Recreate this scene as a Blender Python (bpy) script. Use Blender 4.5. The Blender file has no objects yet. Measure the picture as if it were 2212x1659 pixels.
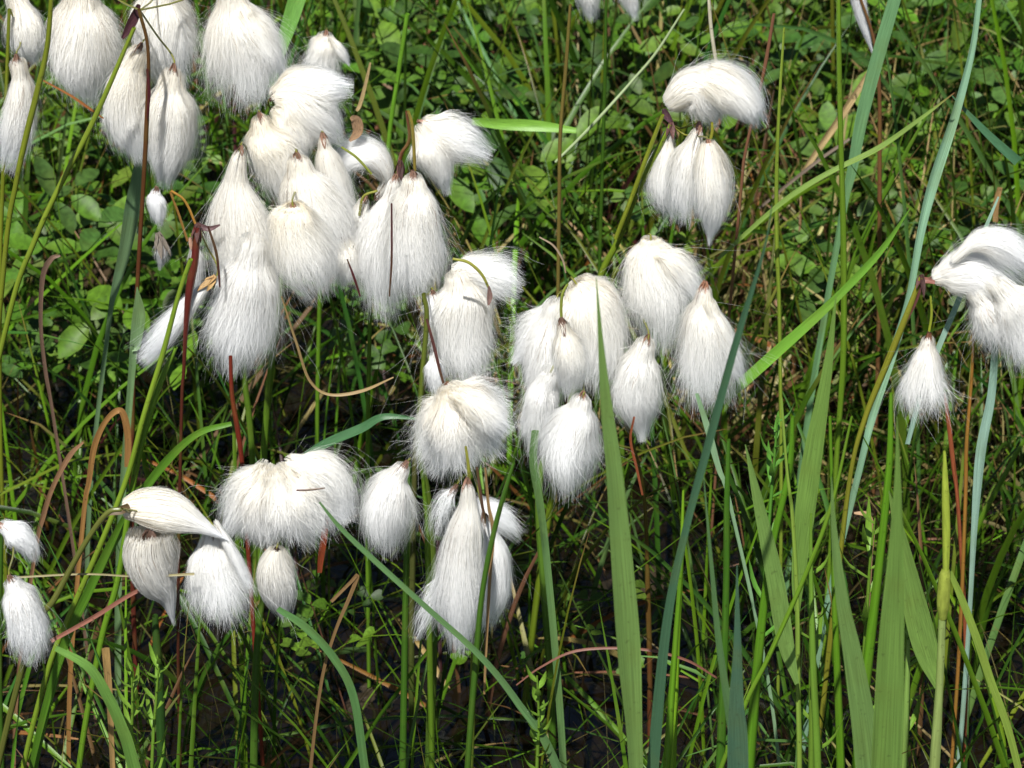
import bpy, math, random
import numpy as np
from mathutils import Vector

# ------------------------------------------------------------------ camera
sc = bpy.context.scene
PITCH = math.radians(38.0)
DIST = 1.6                      # metres from the lens to the flower heads
FPX = 2212 * DIST / 0.45        # focal length in photo pixels (photo measured 2212 x 1659)
TGT = np.array([0.0, 0.0, 0.30])
FWD = np.array([0.0, math.cos(PITCH), -math.sin(PITCH)])
UPV = np.array([0.0, math.sin(PITCH), math.cos(PITCH)])
CAM = TGT - FWD * DIST
cd = bpy.data.cameras.new('camera'); cam = bpy.data.objects.new('camera', cd)
sc.collection.objects.link(cam); sc.camera = cam
cam.location = CAM
cam.rotation_euler = (math.pi / 2 - PITCH, 0, 0)
cd.sensor_width = 36.0
cd.lens = 36.0 * FPX / 2212
cd.clip_start = 0.05; cd.clip_end = 100
cd.dof.use_dof = True; cd.dof.focus_distance = DIST; cd.dof.aperture_fstop = 30

# ------------------------------------------------------------------ light
SUN_EL, SUN_AZ = 63.0, 194.0    # compass-style: 180 = from behind the camera, larger = from its left
w = bpy.data.worlds.new('World'); sc.world = w; w.use_nodes = True
nt = w.node_tree; bg = nt.nodes['Background']
sky = nt.nodes.new('ShaderNodeTexSky'); sky.sky_type = 'NISHITA'; sky.sun_disc = False
sky.sun_elevation = math.radians(SUN_EL); sky.sun_rotation = math.radians(SUN_AZ)
nt.links.new(sky.outputs[0], bg.inputs[0]); bg.inputs[1].default_value = 0.05
sd = bpy.data.lights.new('sun', 'SUN'); so = bpy.data.objects.new('sun', sd); sc.collection.objects.link(so)
sd.energy = 5.0; sd.angle = math.radians(0.5); sd.color = (1.0, 0.985, 0.95)
_e, _a = math.radians(SUN_EL), math.radians(SUN_AZ)
SDIR = Vector((math.sin(_a) * math.cos(_e), math.cos(_a) * math.cos(_e), math.sin(_e)))  # towards the sun
so.rotation_euler = SDIR.to_track_quat('Z', 'Y').to_euler()
so.location = (-1, -1, 3)
sc.view_settings.view_transform = 'Standard'; sc.view_settings.look = 'None'
sc.view_settings.exposure = 0.58; sc.view_settings.gamma = 1.0
sc.cycles.max_bounces = 14; sc.cycles.diffuse_bounces = 10; sc.cycles.glossy_bounces = 3
sc.cycles.transmission_bounces = 10; sc.cycles.transparent_max_bounces = 8

rng = np.random.default_rng(11); random.seed(5)

# ------------------------------------------------------------------ helpers
def at(px, py, Y):
    """photo pixel -> the point of its sight line on the upright plane y = Y"""
    dx = (px - 1106) / FPX; dy = -(py - 829.5) / FPX
    d = np.array([dx, 0, 0]) + FWD + UPV * dy
    k = (Y - CAM[1]) / d[1]
    return CAM + d * k

def psize(p):
    """metres per photo pixel at point p"""
    return float(np.dot(np.asarray(p) - CAM, FWD)) / FPX

def ground_at(px, py, z=0.0):
    dx = (px - 1106) / FPX; dy = -(py - 829.5) / FPX
    d = np.array([dx, 0, 0]) + FWD + UPV * dy
    return CAM + d * ((z - CAM[2]) / d[2])

def project(P):
    q = P - CAM; f = q @ FWD
    return 1106 + q[..., 0] / f * FPX, 829.5 - (q @ UPV) / f * FPX

def Yh(py):                      # heads low in the photo stand nearer the camera
    return 0.15 * (829 - py) / 729

def crom(P, n):
    P = np.asarray(P, float)
    if len(P) == 2:
        t = np.linspace(0, 1, n)[:, None]; return P[0] * (1 - t) + P[1] * t
    Q = np.vstack([2 * P[0] - P[1], P, 2 * P[-1] - P[-2]])
    m = len(P) - 1; out = []
    for s in np.linspace(0, m, n):
        i = min(int(s), m - 1); t = s - i
        a, b, c, d = Q[i], Q[i + 1], Q[i + 2], Q[i + 3]
        out.append(0.5 * (2 * b + (c - a) * t + (2 * a - 5 * b + 4 * c - d) * t * t + (3 * b - a - 3 * c + d) * t ** 3))
    return np.array(out)

def unit(v):
    return v / np.maximum(np.linalg.norm(v, axis=-1, keepdims=True), 1e-12)

class MB:
    """collects vertices, quads/tris, colours and uvs"""
    def __init__(s): s.v = []; s.f = []; s.c = []; s.uv = []; s.n = 0
    def add(s, V, F, C, UV=None):
        V = np.asarray(V, float)
        s.v.append(V); s.f.append(np.asarray(F, np.int64) + s.n)
        C = np.asarray(C, float)
        if C.ndim == 1: C = np.tile(C, (len(V), 1))
        s.c.append(C[:, :3]); s.uv.append(np.zeros((len(V), 2)) if UV is None else np.asarray(UV, float))
        s.n += len(V)
    def build(s, name, mat, parent=None, smooth=True):
        V = np.vstack(s.v).astype(np.float32); C = np.vstack(s.c); UV = np.vstack(s.uv)
        F = np.vstack(s.f).astype(np.int32)
        if parent is not None: V = V - np.array(parent.location, np.float32)
        me = bpy.data.meshes.new(name)
        me.vertices.add(len(V)); me.vertices.foreach_set('co', V.ravel())
        k = F.shape[1]
        me.loops.add(F.size); me.loops.foreach_set('vertex_index', F.ravel())
        me.polygons.add(len(F)); me.polygons.foreach_set('loop_start', np.arange(0, F.size, k, dtype=np.int32))
        me.update(calc_edges=True)
        a = me.color_attributes.new('col', 'FLOAT_COLOR', 'POINT')
        a.data.foreach_set('color', np.hstack([C, np.ones((len(C), 1))]).astype(np.float32).ravel())
        u = me.uv_layers.new(name='uv'); u.data.foreach_set('uv', UV[F.ravel()].astype(np.float32).ravel())
        if smooth: me.polygons.foreach_set('use_smooth', np.ones(len(F), bool))
        me.materials.append(mat)
        o = bpy.data.objects.new(name, me); sc.collection.objects.link(o)
        if parent is not None: o.parent = parent
        return o

def tag(o, label=None, cat=None, group=None, kind=None):
    if label: o['label'] = label
    if cat and not kind: kind = 'thing'
    if cat: o['category'] = cat
    if group: o['group'] = group
    if kind: o['kind'] = kind
    return o

def empty(name, loc, label, cat, group=None):
    o = bpy.data.objects.new(name, None); sc.collection.objects.link(o)
    o.location = [float(x) for x in loc]; o.empty_display_size = 0.02
    return tag(o, label, cat, group)

# ------------------------------------------------------------------ materials
def leaf_material(name, rough=0.42, trans=0.3, stripes=0.35, spots=0.0, spec=0.5, yellow=0.35, sx=26.0, sy=1.2):
    m = bpy.data.materials.new(name); m.use_nodes = True
    n = m.node_tree.nodes; l = m.node_tree.links
    pb = n['Principled BSDF']; out = n['Material Output']
    at_ = n.new('ShaderNodeAttribute'); at_.attribute_name = 'col'
    uv = n.new('ShaderNodeUVMap'); uv.uv_map = 'uv'
    mp = n.new('ShaderNodeMapping'); mp.inputs['Scale'].default_value = (sx, sy, 1); l.new(uv.outputs[0], mp.inputs[0])
    nz = n.new('ShaderNodeTexNoise'); nz.inputs['Scale'].default_value = 1.0; nz.inputs['Detail'].default_value = 3
    l.new(mp.outputs[0], nz.inputs['Vector'])
    mr = n.new('ShaderNodeMapRange'); mr.inputs[1].default_value = 0.3; mr.inputs[2].default_value = 0.7
    mr.inputs[3].default_value = 1 - stripes; mr.inputs[4].default_value = 1 + stripes
    l.new(nz.outputs[0], mr.inputs[0])
    vm = n.new('ShaderNodeVectorMath'); vm.operation = 'SCALE'
    l.new(at_.outputs['Color'], vm.inputs[0]); l.new(mr.outputs[0], vm.inputs['Scale'])
    # blotches: yellowing and small brown marks, fixed to the leaf
    tc = n.new('ShaderNodeTexCoord')
    nb = n.new('ShaderNodeTexNoise'); nb.inputs['Scale'].default_value = 45; nb.inputs['Detail'].default_value = 4
    l.new(tc.outputs['Object'], nb.inputs['Vector'])
    mb = n.new('ShaderNodeMapRange'); mb.inputs[1].default_value = 0.5; mb.inputs[2].default_value = 0.75
    mb.inputs[3].default_value = 0; mb.inputs[4].default_value = yellow; l.new(nb.outputs[0], mb.inputs[0])
    mx = n.new('ShaderNodeMix'); mx.data_type = 'RGBA'; mx.blend_type = 'MIX'
    l.new(mb.outputs[0], mx.inputs['Factor']); l.new(vm.outputs[0], mx.inputs[6]); mx.inputs[7].default_value = (0.16, 0.19, 0.03, 1)
    last = mx.outputs[2]
    if spots > 0:
        ns = n.new('ShaderNodeTexNoise'); ns.inputs['Scale'].default_value = 420; ns.inputs['Detail'].default_value = 2
        l.new(tc.outputs['Object'], ns.inputs['Vector'])
        ms = n.new('ShaderNodeMapRange'); ms.inputs[1].default_value = 0.66; ms.inputs[2].default_value = 0.74
        ms.inputs[4].default_value = spots; l.new(ns.outputs[0], ms.inputs[0])
        m2 = n.new('ShaderNodeMix'); m2.data_type = 'RGBA'
        l.new(ms.outputs[0], m2.inputs['Factor']); l.new(last, m2.inputs[6]); m2.inputs[7].default_value = (0.03, 0.018, 0.008, 1)
        last = m2.outputs[2]
    l.new(last, pb.inputs['Base Color'])
    pb.inputs['Roughness'].default_value = rough; pb.inputs['Specular IOR Level'].default_value = spec
    bp = n.new('ShaderNodeBump'); bp.inputs['Strength'].default_value = 0.25; bp.inputs['Distance'].default_value = 0.0003
    l.new(nz.outputs[0], bp.inputs['Height']); l.new(bp.outputs[0], pb.inputs['Normal'])
    tr = n.new('ShaderNodeBsdfTranslucent'); l.new(last, tr.inputs[0])
    ms_ = n.new('ShaderNodeMixShader'); ms_.inputs[0].default_value = trans
    l.new(pb.outputs[0], ms_.inputs[1]); l.new(tr.outputs[0], ms_.inputs[2]); l.new(ms_.outputs[0], out.inputs[0])
    return m

M_GRASS = leaf_material('grass_blade', rough=0.38, trans=0.22, spec=0.4, yellow=0.35)
M_REED = leaf_material('reed_leaf', rough=0.45, trans=0.33, stripes=0.3, spots=0.3, spec=0.4, yellow=0.3, sx=24)
M_STEM = leaf_material('rush_stem', rough=0.36, trans=0.08, stripes=0.22, spots=0.55, yellow=0.3, sx=9, sy=0.8)
M_DEAD = leaf_material('dead_blade', rough=0.55, trans=0.15, stripes=0.45, spots=0.7, yellow=0.0, sx=14)
M_LEAF = leaf_material('broad_leaf', rough=0.5, trans=0.28, stripes=0.35, spots=0.35, spec=0.3, yellow=0.3, sx=5, sy=7)
M_BRACT = leaf_material('bract', rough=0.55, trans=0.0, stripes=0.4, spots=0.4, yellow=0.0, sx=8)

def hair_material(name, rough=0.45, trans=0.5):
    m = bpy.data.materials.new(name); m.use_nodes = True
    n = m.node_tree.nodes; l = m.node_tree.links
    pb = n['Principled BSDF']; out = n['Material Output']
    a = n.new('ShaderNodeAttribute'); a.attribute_name = 'col'
    l.new(a.outputs['Color'], pb.inputs['Base Color'])
    pb.inputs['Roughness'].default_value = rough; pb.inputs['Specular IOR Level'].default_value = 0.6
    tr = n.new('ShaderNodeBsdfTranslucent'); l.new(a.outputs['Color'], tr.inputs[0])
    mx = n.new('ShaderNodeMixShader'); mx.inputs[0].default_value = trans
    l.new(pb.outputs[0], mx.inputs[1]); l.new(tr.outputs[0], mx.inputs[2]); l.new(mx.outputs[0], out.inputs[0])
    return m
M_HAIR = hair_material('cotton_hair')

def ground_material():
    m = bpy.data.materials.new('wet_peat'); m.use_nodes = True
    n = m.node_tree.nodes; l = m.node_tree.links; pb = n['Principled BSDF']
    tc = n.new('ShaderNodeTexCoord')
    nz = n.new('ShaderNodeTexNoise'); nz.inputs['Scale'].default_value = 30; nz.inputs['Detail'].default_value = 10
    l.new(tc.outputs['Object'], nz.inputs['Vector'])
    cr = n.new('ShaderNodeValToRGB'); e = cr.color_ramp.elements
    e[0].position = 0.35; e[0].color = (0.008, 0.006, 0.003, 1); e[1].position = 0.72; e[1].color = (0.05, 0.032, 0.014, 1)
    l.new(nz.outputs[0], cr.inputs[0]); l.new(cr.outputs[0], pb.inputs['Base Color'])
    r = n.new('ShaderNodeMapRange'); r.inputs[3].default_value = 0.25; r.inputs[4].default_value = 0.7
    l.new(nz.outputs[0], r.inputs[0]); l.new(r.outputs[0], pb.inputs['Roughness'])
    b = n.new('ShaderNodeBump'); b.inputs['Strength'].default_value = 0.8; b.inputs['Distance'].default_value = 0.01
    l.new(nz.outputs[0], b.inputs['Height']); l.new(b.outputs[0], pb.inputs['Normal'])
    return m

def water_material():
    m = bpy.data.materials.new('bog_water'); m.use_nodes = True
    n = m.node_tree.nodes; l = m.node_tree.links; pb = n['Principled BSDF']
    pb.inputs['Base Color'].default_value = (0.006, 0.004, 0.002, 1); pb.inputs['Roughness'].default_value = 0.06
    tc = n.new('ShaderNodeTexCoord'); nz = n.new('ShaderNodeTexNoise'); nz.inputs['Scale'].default_value = 25
    l.new(tc.outputs['Object'], nz.inputs['Vector'])
    b = n.new('ShaderNodeBump'); b.inputs['Strength'].default_value = 0.3; b.inputs['Distance'].default_value = 0.01
    l.new(nz.outputs[0], b.inputs['Height']); l.new(b.outputs[0], pb.inputs['Normal'])
    return m

# ------------------------------------------------------------------ setting: ground and water
def ground():
    n = 90
    xs = np.linspace(-1, 1, n); xs = np.sign(xs) * np.abs(xs) ** 3 * 40
    ys = np.linspace(-1, 1, n); ys = np.sign(ys) * np.abs(ys) ** 3 * 40 + 0.4
    X, Y = np.meshgrid(xs, ys)
    near = np.exp(-((X) ** 2 + (Y - .4) ** 2) / 4)
    Z = near * (0.012 * np.sin(X * 31 + 1.3 * np.sin(Y * 17)) * np.cos(Y * 27 + X * 9)) - 0.008 + 0.02 * np.clip(Y - 0.35, 0, 1)
    V = np.stack([X, Y, Z], -1).reshape(-1, 3)
    i = np.arange(n * n).reshape(n, n)
    F = np.stack([i[:-1, :-1], i[:-1, 1:], i[1:, 1:], i[1:, :-1]], -1).reshape(-1, 4)
    mb = MB(); mb.add(V, F, (0.03, 0.02, 0.01))
    tag(mb.build('ground', ground_material()), kind='structure', label='dark wet peat ground under the plants')
    mb = MB(); mb.add([(-3, -3, 0), (3, -3, 0), (3, 0.5, 0), (-3, 0.5, 0)], [(0, 1, 2, 3)], (0.01, 0.01, 0.01))
    tag(mb.build('water', water_material(), smooth=False), kind='structure', label='shallow dark bog water between the stems')
ground()

# ------------------------------------------------------------------ blades and stems
def blade_geo(mb, C3, W, col, side, fold=0.25, tipcol=None, tipfrac=0.12):
    """folded leaf blade along the points C3 with half widths W"""
    n = len(C3); T = unit(np.gradient(C3, axis=0))
    S = unit(np.asarray(side) - (T @ np.asarray(side))[:, None] * T) if np.ndim(side) == 1 else side
    Nn = unit(np.cross(T, S)); Wc = np.asarray(W)[:, None]
    V = np.stack([C3 - S * Wc, C3 - S * Wc * .5 + Nn * Wc * fold * .6, C3 + Nn * Wc * fold,
                  C3 + S * Wc * .5 + Nn * Wc * fold * .6, C3 + S * Wc], 1)
    v = np.linspace(0, 1, n)
    UV = np.stack([np.tile(np.linspace(0, 1, 5), (n, 1)) + random.random() * 30, np.tile(v[:, None] * 6, (1, 5))], -1)
    Cc = np.tile(np.asarray(col, float), (n * 5, 1)).reshape(n, 5, 3)
    if tipcol is not None:
        k = np.clip((v - (1 - tipfrac)) / max(tipfrac, 1e-3), 0, 1)[:, None, None]
        Cc = Cc * (1 - k) + np.asarray(tipcol) * k
    i = np.arange(n * 5).reshape(n, 5)
    F = np.stack([i[:-1, :-1], i[:-1, 1:], i[1:, 1:], i[1:, :-1]], -1).reshape(-1, 4)
    mb.add(V.reshape(-1, 3), F, Cc.reshape(-1, 3), UV.reshape(-1, 2))

def tube_geo(mb, C3, R, col, sides=8, col2=None):
    n = len(C3); T = unit(np.gradient(C3, axis=0))
    ref = np.array([0.3, 0.9, 0.1]); A = unit(np.cross(T, ref)); B = np.cross(T, A)
    th = np.linspace(0, 2 * np.pi, sides + 1)
    V = C3[:, None] + (A[:, None] * np.cos(th)[None, :, None] + B[:, None] * np.sin(th)[None, :, None]) * np.asarray(R)[:, None, None]
    UV = np.stack([np.tile(np.linspace(0, 1, sides + 1), (n, 1)), np.tile(np.linspace(0, 8, n)[:, None], (1, sides + 1))], -1)
    UV[..., 0] += random.random() * 30
    c = np.tile(np.asarray(col, float), (n, 1))
    if col2 is not None:
        k = np.linspace(0, 1, n)[:, None]; c = c * (1 - k) + np.asarray(col2) * k
    Cc = np.repeat(c, sides + 1, 0)
    i = np.arange(n * (sides + 1)).reshape(n, sides + 1)
    F = np.stack([i[:-1, :-1], i[:-1, 1:], i[1:, 1:], i[1:, :-1]], -1).reshape(-1, 4)
    mb.add(V.reshape(-1, 3), F, Cc, UV.reshape(-1, 2))

def trace(pts, Y0, Y1=None, ext=True):
    """photo trace [(x, y, halfwidth)...] from the top down -> 3D points and radii; ext carries it on to the ground"""
    Y1 = Y0 if Y1 is None else Y1
    P = []; W = []
    L = np.cumsum([0] + [math.hypot(pts[i + 1][0] - pts[i][0], pts[i + 1][1] - pts[i][1]) for i in range(len(pts) - 1)])
    for (x, y, wd), s in zip(pts, L / L[-1]):
        p = at(x, y, Y0 * (1 - s) + Y1 * s); P.append(p); W.append(wd * psize(p))
    if ext:
        a = P[-1]; b = P[-2]; d = (a - b); z = a[2]
        if z > 0.01:
            hx = np.clip(d[0] / max(abs(d[2]), 1e-4), -0.35, 0.35) * z * 0.6
            P.append(np.array([a[0] + hx * .6, a[1], z * .5])); W.append(W[-1])
            P.append(np.array([a[0] + hx, a[1], -0.012])); W.append(W[-1] * .9)
    PW = np.hstack([np.array(P), np.array(W)[:, None]])
    D = crom(PW, max(14, 7 * len(P)))
    return D[:, :3], np.maximum(D[:, 3], 0.00006)

# palette of real leaf colours (linear)
GREEN = (0.095, 0.20, 0.013); DARKG = (0.04, 0.10, 0.009); BRIGHT = (0.16, 0.31, 0.016); OLIVE = (0.16, 0.19, 0.015)
BLUEG = (0.13, 0.24, 0.075); GREY = (0.15, 0.25, 0.12); SILVER = (0.30, 0.46, 0.36); TAN = (0.50, 0.36, 0.17); STRAW = (0.42, 0.33, 0.13)
BROWN = (0.16, 0.075, 0.03); RUST = (0.28, 0.10, 0.02); RED = (0.16, 0.022, 0.012); MAROON = (0.07, 0.012, 0.015)
PINK = (0.30, 0.12, 0.08); YELLOWG = (0.24, 0.30, 0.03); PALE = (0.36, 0.36, 0.2)

def lone_blade(name, label, cat, pts, Y0, col, Y1=None, ext=True, mat=None, group=None, tip=None, fold=0.25, twist=0.0, tipfrac=.12):
    C3, W = trace(pts, Y0, Y1, ext)
    C3 = C3[::-1]; W = W[::-1]
    n = len(C3); T = unit(np.gradient(C3, axis=0)); v = CAM - C3.mean(0)
    s0 = unit(np.cross(T, v)); nn = unit(np.cross(T, s0))
    an = twist + 0.3 * np.sin(np.linspace(0, 3, n) + len(label))
    S = s0 * np.cos(an)[:, None] + nn * np.sin(an)[:, None]
    mb = MB(); blade_geo(mb, C3, W / max(math.cos(twist), .5), col, S, fold, tip, tipfrac)
    o = mb.build(name, mat or M_REED)
    return rebase(o, C3[0], label, cat, group)

def rebase(o, base, label, cat, group=None):
    b = Vector([float(x) for x in base])
    co = np.zeros(len(o.data.vertices) * 3, np.float32); o.data.vertices.foreach_get('co', co)
    o.data.vertices.foreach_set('co', (co.reshape(-1, 3) - np.array(b, np.float32)).ravel()); o.data.update()
    o.location = b
    return tag(o, label, cat, group)

def lone_stem(name, label, cat, pts, Y0, col, Y1=None, ext=True, mat=None, group=None, col2=None):
    C3, W = trace(pts, Y0, Y1, ext); C3 = C3[::-1]; W = W[::-1]
    mb = MB(); tube_geo(mb, C3, W, col if col2 is None else col2, col2=col)
    return rebase(mb.build(name, mat or M_STEM), C3[0], label, cat, group)

# ------------------------------------------------------------------ cotton plumes
HAIR_DENS = 1.0
CREAM = np.array([0.96, 0.91, 0.79]); WHITE = np.array([0.965, 0.97, 0.975])
def lobe_hairs(mb, pts, Y, o):
    """hairs streaming along one lock: pts = [(x, y, halfwidth)...] in photo pixels from the attachment to the end"""
    P = np.array([at(x, y, Y + o.get('dy', 0) * i / (len(pts) - 1)) for i, (x, y, _) in enumerate(pts)])
    Wd = np.array([p[2] for p in pts]) * np.array([psize(p) for p in P])
    if not o.get('silky'): Wd[0] = max(Wd[0], .5 * Wd[1])
    D = crom(np.hstack([P, Wd[:, None]]), 40); A = D[:, :3]; wv = np.maximum(D[:, 3], 0.0006)
    T = unit(np.gradient(A, axis=0)); view = unit(CAM - A.mean(0))
    N1 = unit(np.cross(T, view)); N2 = unit(np.cross(T, N1))
    L = np.linalg.norm(np.diff(A, axis=0), axis=1).sum()
    area = L * wv.mean() * 2
    nh = int(area * 4.2e6 * HAIR_DENS * o.get('dens', 1)) + 120
    K = max(10, int(o.get('locks', 34)))
    rag = o.get('rag', 0.14); fuzz = o.get('fuzz', 1.4); silky = o.get('silky', 0.0)
    th_c = rng.uniform(0, 2 * np.pi, K); lock_end = rng.normal(0, rag, K); lock_ph = rng.uniform(0, 6.28, (K, 2)); lock_r = rng.normal(0, .09 * (1 - silky), K)
    ns = 9; s = np.linspace(0, 1, ns)[None]
    th = rng.uniform(0, 2 * np.pi, nh)
    dth = (th[:, None] - th_c[None] + np.pi) % (2 * np.pi) - np.pi
    k = np.argmin(np.abs(dth) + rng.uniform(0, .35, dth.shape), 1); d = dth[np.arange(nh), k]
    r = 0.3 + 0.72 * rng.uniform(0, 1, nh) ** 0.45
    t0 = rng.uniform(0, 1, nh) ** 1.35 * 0.62; t0[: nh // 4] = rng.uniform(0, .05, nh // 4); t0 = np.maximum(t0, .17 * r ** 2.2 * (1 if not o.get('silky') else 0))
    t1 = np.minimum(t0 + rng.uniform(0.35, 0.95, nh), 0.99 - o.get('round', .12) * r ** 2 + rng.normal(0, .065, nh)) + lock_end[k] * .65; t1 = np.minimum(t1, 1.07)
    halo = (rng.uniform(0, 1, nh) < .16 * (1 - .9 * silky)); hk = np.where(halo, rng.uniform(.05, .38, nh) * min(fuzz, 2.5) ** .5, 0)
    stray = rng.uniform(0, 1, nh) < 0.0045 * min(fuzz, 2.2)
    t1 = np.where(stray, t1 + rng.uniform(0, .12, nh), t1); t1 = np.maximum(t1, t0 + .12)
    t = t0[:, None] + (t1 - t0)[:, None] * s
    tt = np.clip(t, 0, 1) * 39; i0 = np.minimum(tt.astype(int), 38); fr = (tt - i0)[..., None]
    ax = A[i0] * (1 - fr) + A[i0 + 1] * fr
    over = np.maximum(t - 1, 0)[..., None] * L; ax = ax + T[-1] * over
    ww = wv[i0] * (1 - fr[..., 0]) + wv[i0 + 1] * fr[..., 0]
    n1 = N1[i0]; n2 = N2[i0]
    rise = np.clip((t - t0[:, None]) / 0.22, 0, 1); rise = rise * rise * (3 - 2 * rise)
    start = np.where(t0 < .08, 1.0, .55)[:, None]
    rr = r[:, None] * (start + (1 - start) * rise) + lock_r[k][:, None] * t ** 1.5
    rr = rr * (1 + hk[:, None] * t ** 1.3)
    rr = rr * np.where(stray, 1 + rng.uniform(.05, .5, nh) * min(fuzz, 2), 1)[:, None] ** (s * 2)
    ang = th[:, None] - d[:, None] * o.get('pinch', 0.14) * t ** 1.5 + rng.normal(0, .36, (nh, 1)) * t * (1 - silky)
    ang = ang + 0.18 * np.sin(t * 5 + lock_ph[k, 0][:, None]) * (1 - silky)
    f1, f2, f3 = rng.uniform(0, 6.28, 3)
    ww = ww * (1 + .11 * np.sin(2 * ang + f1 + 3 * t) + .07 * np.sin(3 * ang + f2 - 4 * t) + .05 * np.sin(9 * t + f3) * (1 - silky))
    X = (rr * ww)[..., None] * (np.cos(ang)[..., None] * n1 + 0.82 * np.sin(ang)[..., None] * n2)
    fq = rng.uniform(3, 9, (nh, 1)); am = (0.045 + .045 * rng.uniform(0, 1, (nh, 1)) + stray[:, None] * .12) * ww * (1 - .7 * silky) * s
    ph = rng.uniform(0, 6.28, (nh, 2))
    sp = (rng.normal(0, 1, (nh, 2)) * np.where(halo, .3, .13)[:, None] * fuzz ** .5 * (1 - .9 * silky))[:, :, None] * (s ** 2.2 * ww)[:, None, :]
    X = X + sp[:, 0][..., None] * n1 + sp[:, 1][..., None] * n2
    X = X + (am * np.sin(fq * s + ph[:, :1]))[..., None] * n1 + (am * np.sin(fq * s + ph[:, 1:]))[..., None] * n2
    lw = (0.07 * np.sin(t * 6 + lock_ph[k, 1][:, None]) * ww * t)[..., None]
    Q = ax + X + lw * n1
    # a very fine flyaway droop/lift
    Tq = unit(np.gradient(Q, axis=1)); rad_ = unit(Q - ax)
    tilt = rng.normal(0, .28, (nh, 1, 1)); tilt = np.where(stray[:, None, None], rng.uniform(0, 6.28, (nh, 1, 1)), tilt)
    W0 = unit(np.cross(Tq, rad_)); W1 = np.cross(Tq, W0); Wd_ = W0 * np.cos(tilt) + W1 * np.sin(tilt)
    hw = (o.get('hw', 0.000068) * rng.uniform(.7, 1.3, (nh, 1)) * np.where(stray, .5, np.where(halo, .62, 1))[:, None] * (1 - 0.65 * s ** 2))[..., None]
    V = np.stack([Q - Wd_ * hw, Q + Wd_ * hw], 2)          # nh, ns, 2, 3
    base = o.get('cream', 0.6)
    cm = np.clip(base * (1.05 - 1.1 * t) * (0.75 + .5 * rng.uniform(0, 1, (nh, 1))) , 0, 1)[..., None]
    C = CREAM * cm + WHITE * (1 - cm)
    C = C * rng.uniform(.955, 1.0, (nh, 1, 1)) * o.get('tone', 1.0)
    bits = rng.uniform(0, 1, nh) < o.get('dirt', 0.012)     # a few brownish scale hairs near the attachment
    C = np.where((bits[:, None] & (t < .5))[..., None], np.array([0.30, 0.2, 0.13]), C)
    C = np.repeat(C[:, :, None, :], 2, 2)
    idx = np.arange(nh * ns * 2).reshape(nh, ns, 2)
    F = np.stack([idx[:, :-1, 0], idx[:, :-1, 1], idx[:, 1:, 1], idx[:, 1:, 0]], -1).reshape(-1, 4)
    mb.add(V.reshape(-1, 3), F, C.reshape(-1, 3))
    # inner mass of packed hairs
    if not o.get('core', 1): return A[0], T[0], wv
    tube = MB(); n = 14; ii = np.linspace(5, 33, n).astype(int); sides = 10
    thv = np.linspace(0, 2 * np.pi, sides + 1)
    rad = wv[ii] * 0.74 * np.clip(np.minimum(np.linspace(0, 1, n) * 2.6 + .0, (1 - np.linspace(0, 1, n)) * 3 + .05), 0, 1)
    Vc = A[ii][:, None] + (N1[ii][:, None] * np.cos(thv)[None, :, None] + .82 * N2[ii][:, None] * np.sin(thv)[None, :, None]) * rad[:, None, None]
    q = np.arange(n * (sides + 1)).reshape(n, sides + 1)
    Fc = np.stack([q[:-1, :-1], q[:-1, 1:], q[1:, 1:], q[1:, :-1]], -1).reshape(-1, 4)
    mb.add(Vc.reshape(-1, 3), Fc, WHITE * .97 * o.get('tone', 1.0))
    return A[0], T[0], wv

def bract_geo(mb, p, d, size, n=5, col=(0.09, 0.05, 0.035)):
    """a whorl of papery pointed scales hugging the top of a plume"""
    d = unit(np.asarray(d)); a = unit(np.cross(d, [0.2, 1, .3])); b = np.cross(d, a)
    for i in range(n):
        th = 2 * math.pi * i / n + random.uniform(-.4, .4); sp = random.uniform(.25, .5); ln = size * random.uniform(.7, 1.3)
        o = a * math.cos(th) + b * math.sin(th)
        C3 = np.array([p - d * ln * .15 + o * size * .05, p + d * ln * .3 + o * size * sp * .55, p + d * ln * .7 + o * size * sp * .9, p + d * ln + o * size * sp])
        C3 = crom(C3, 6); wd = size * .17 * np.array([.7, 1, .95, .7, .4, .05])
        k = random.uniform(.6, 1.7)
        blade_geo(mb, C3, wd, np.array(col) * k, unit(np.cross(d, o)), .3)

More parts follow.
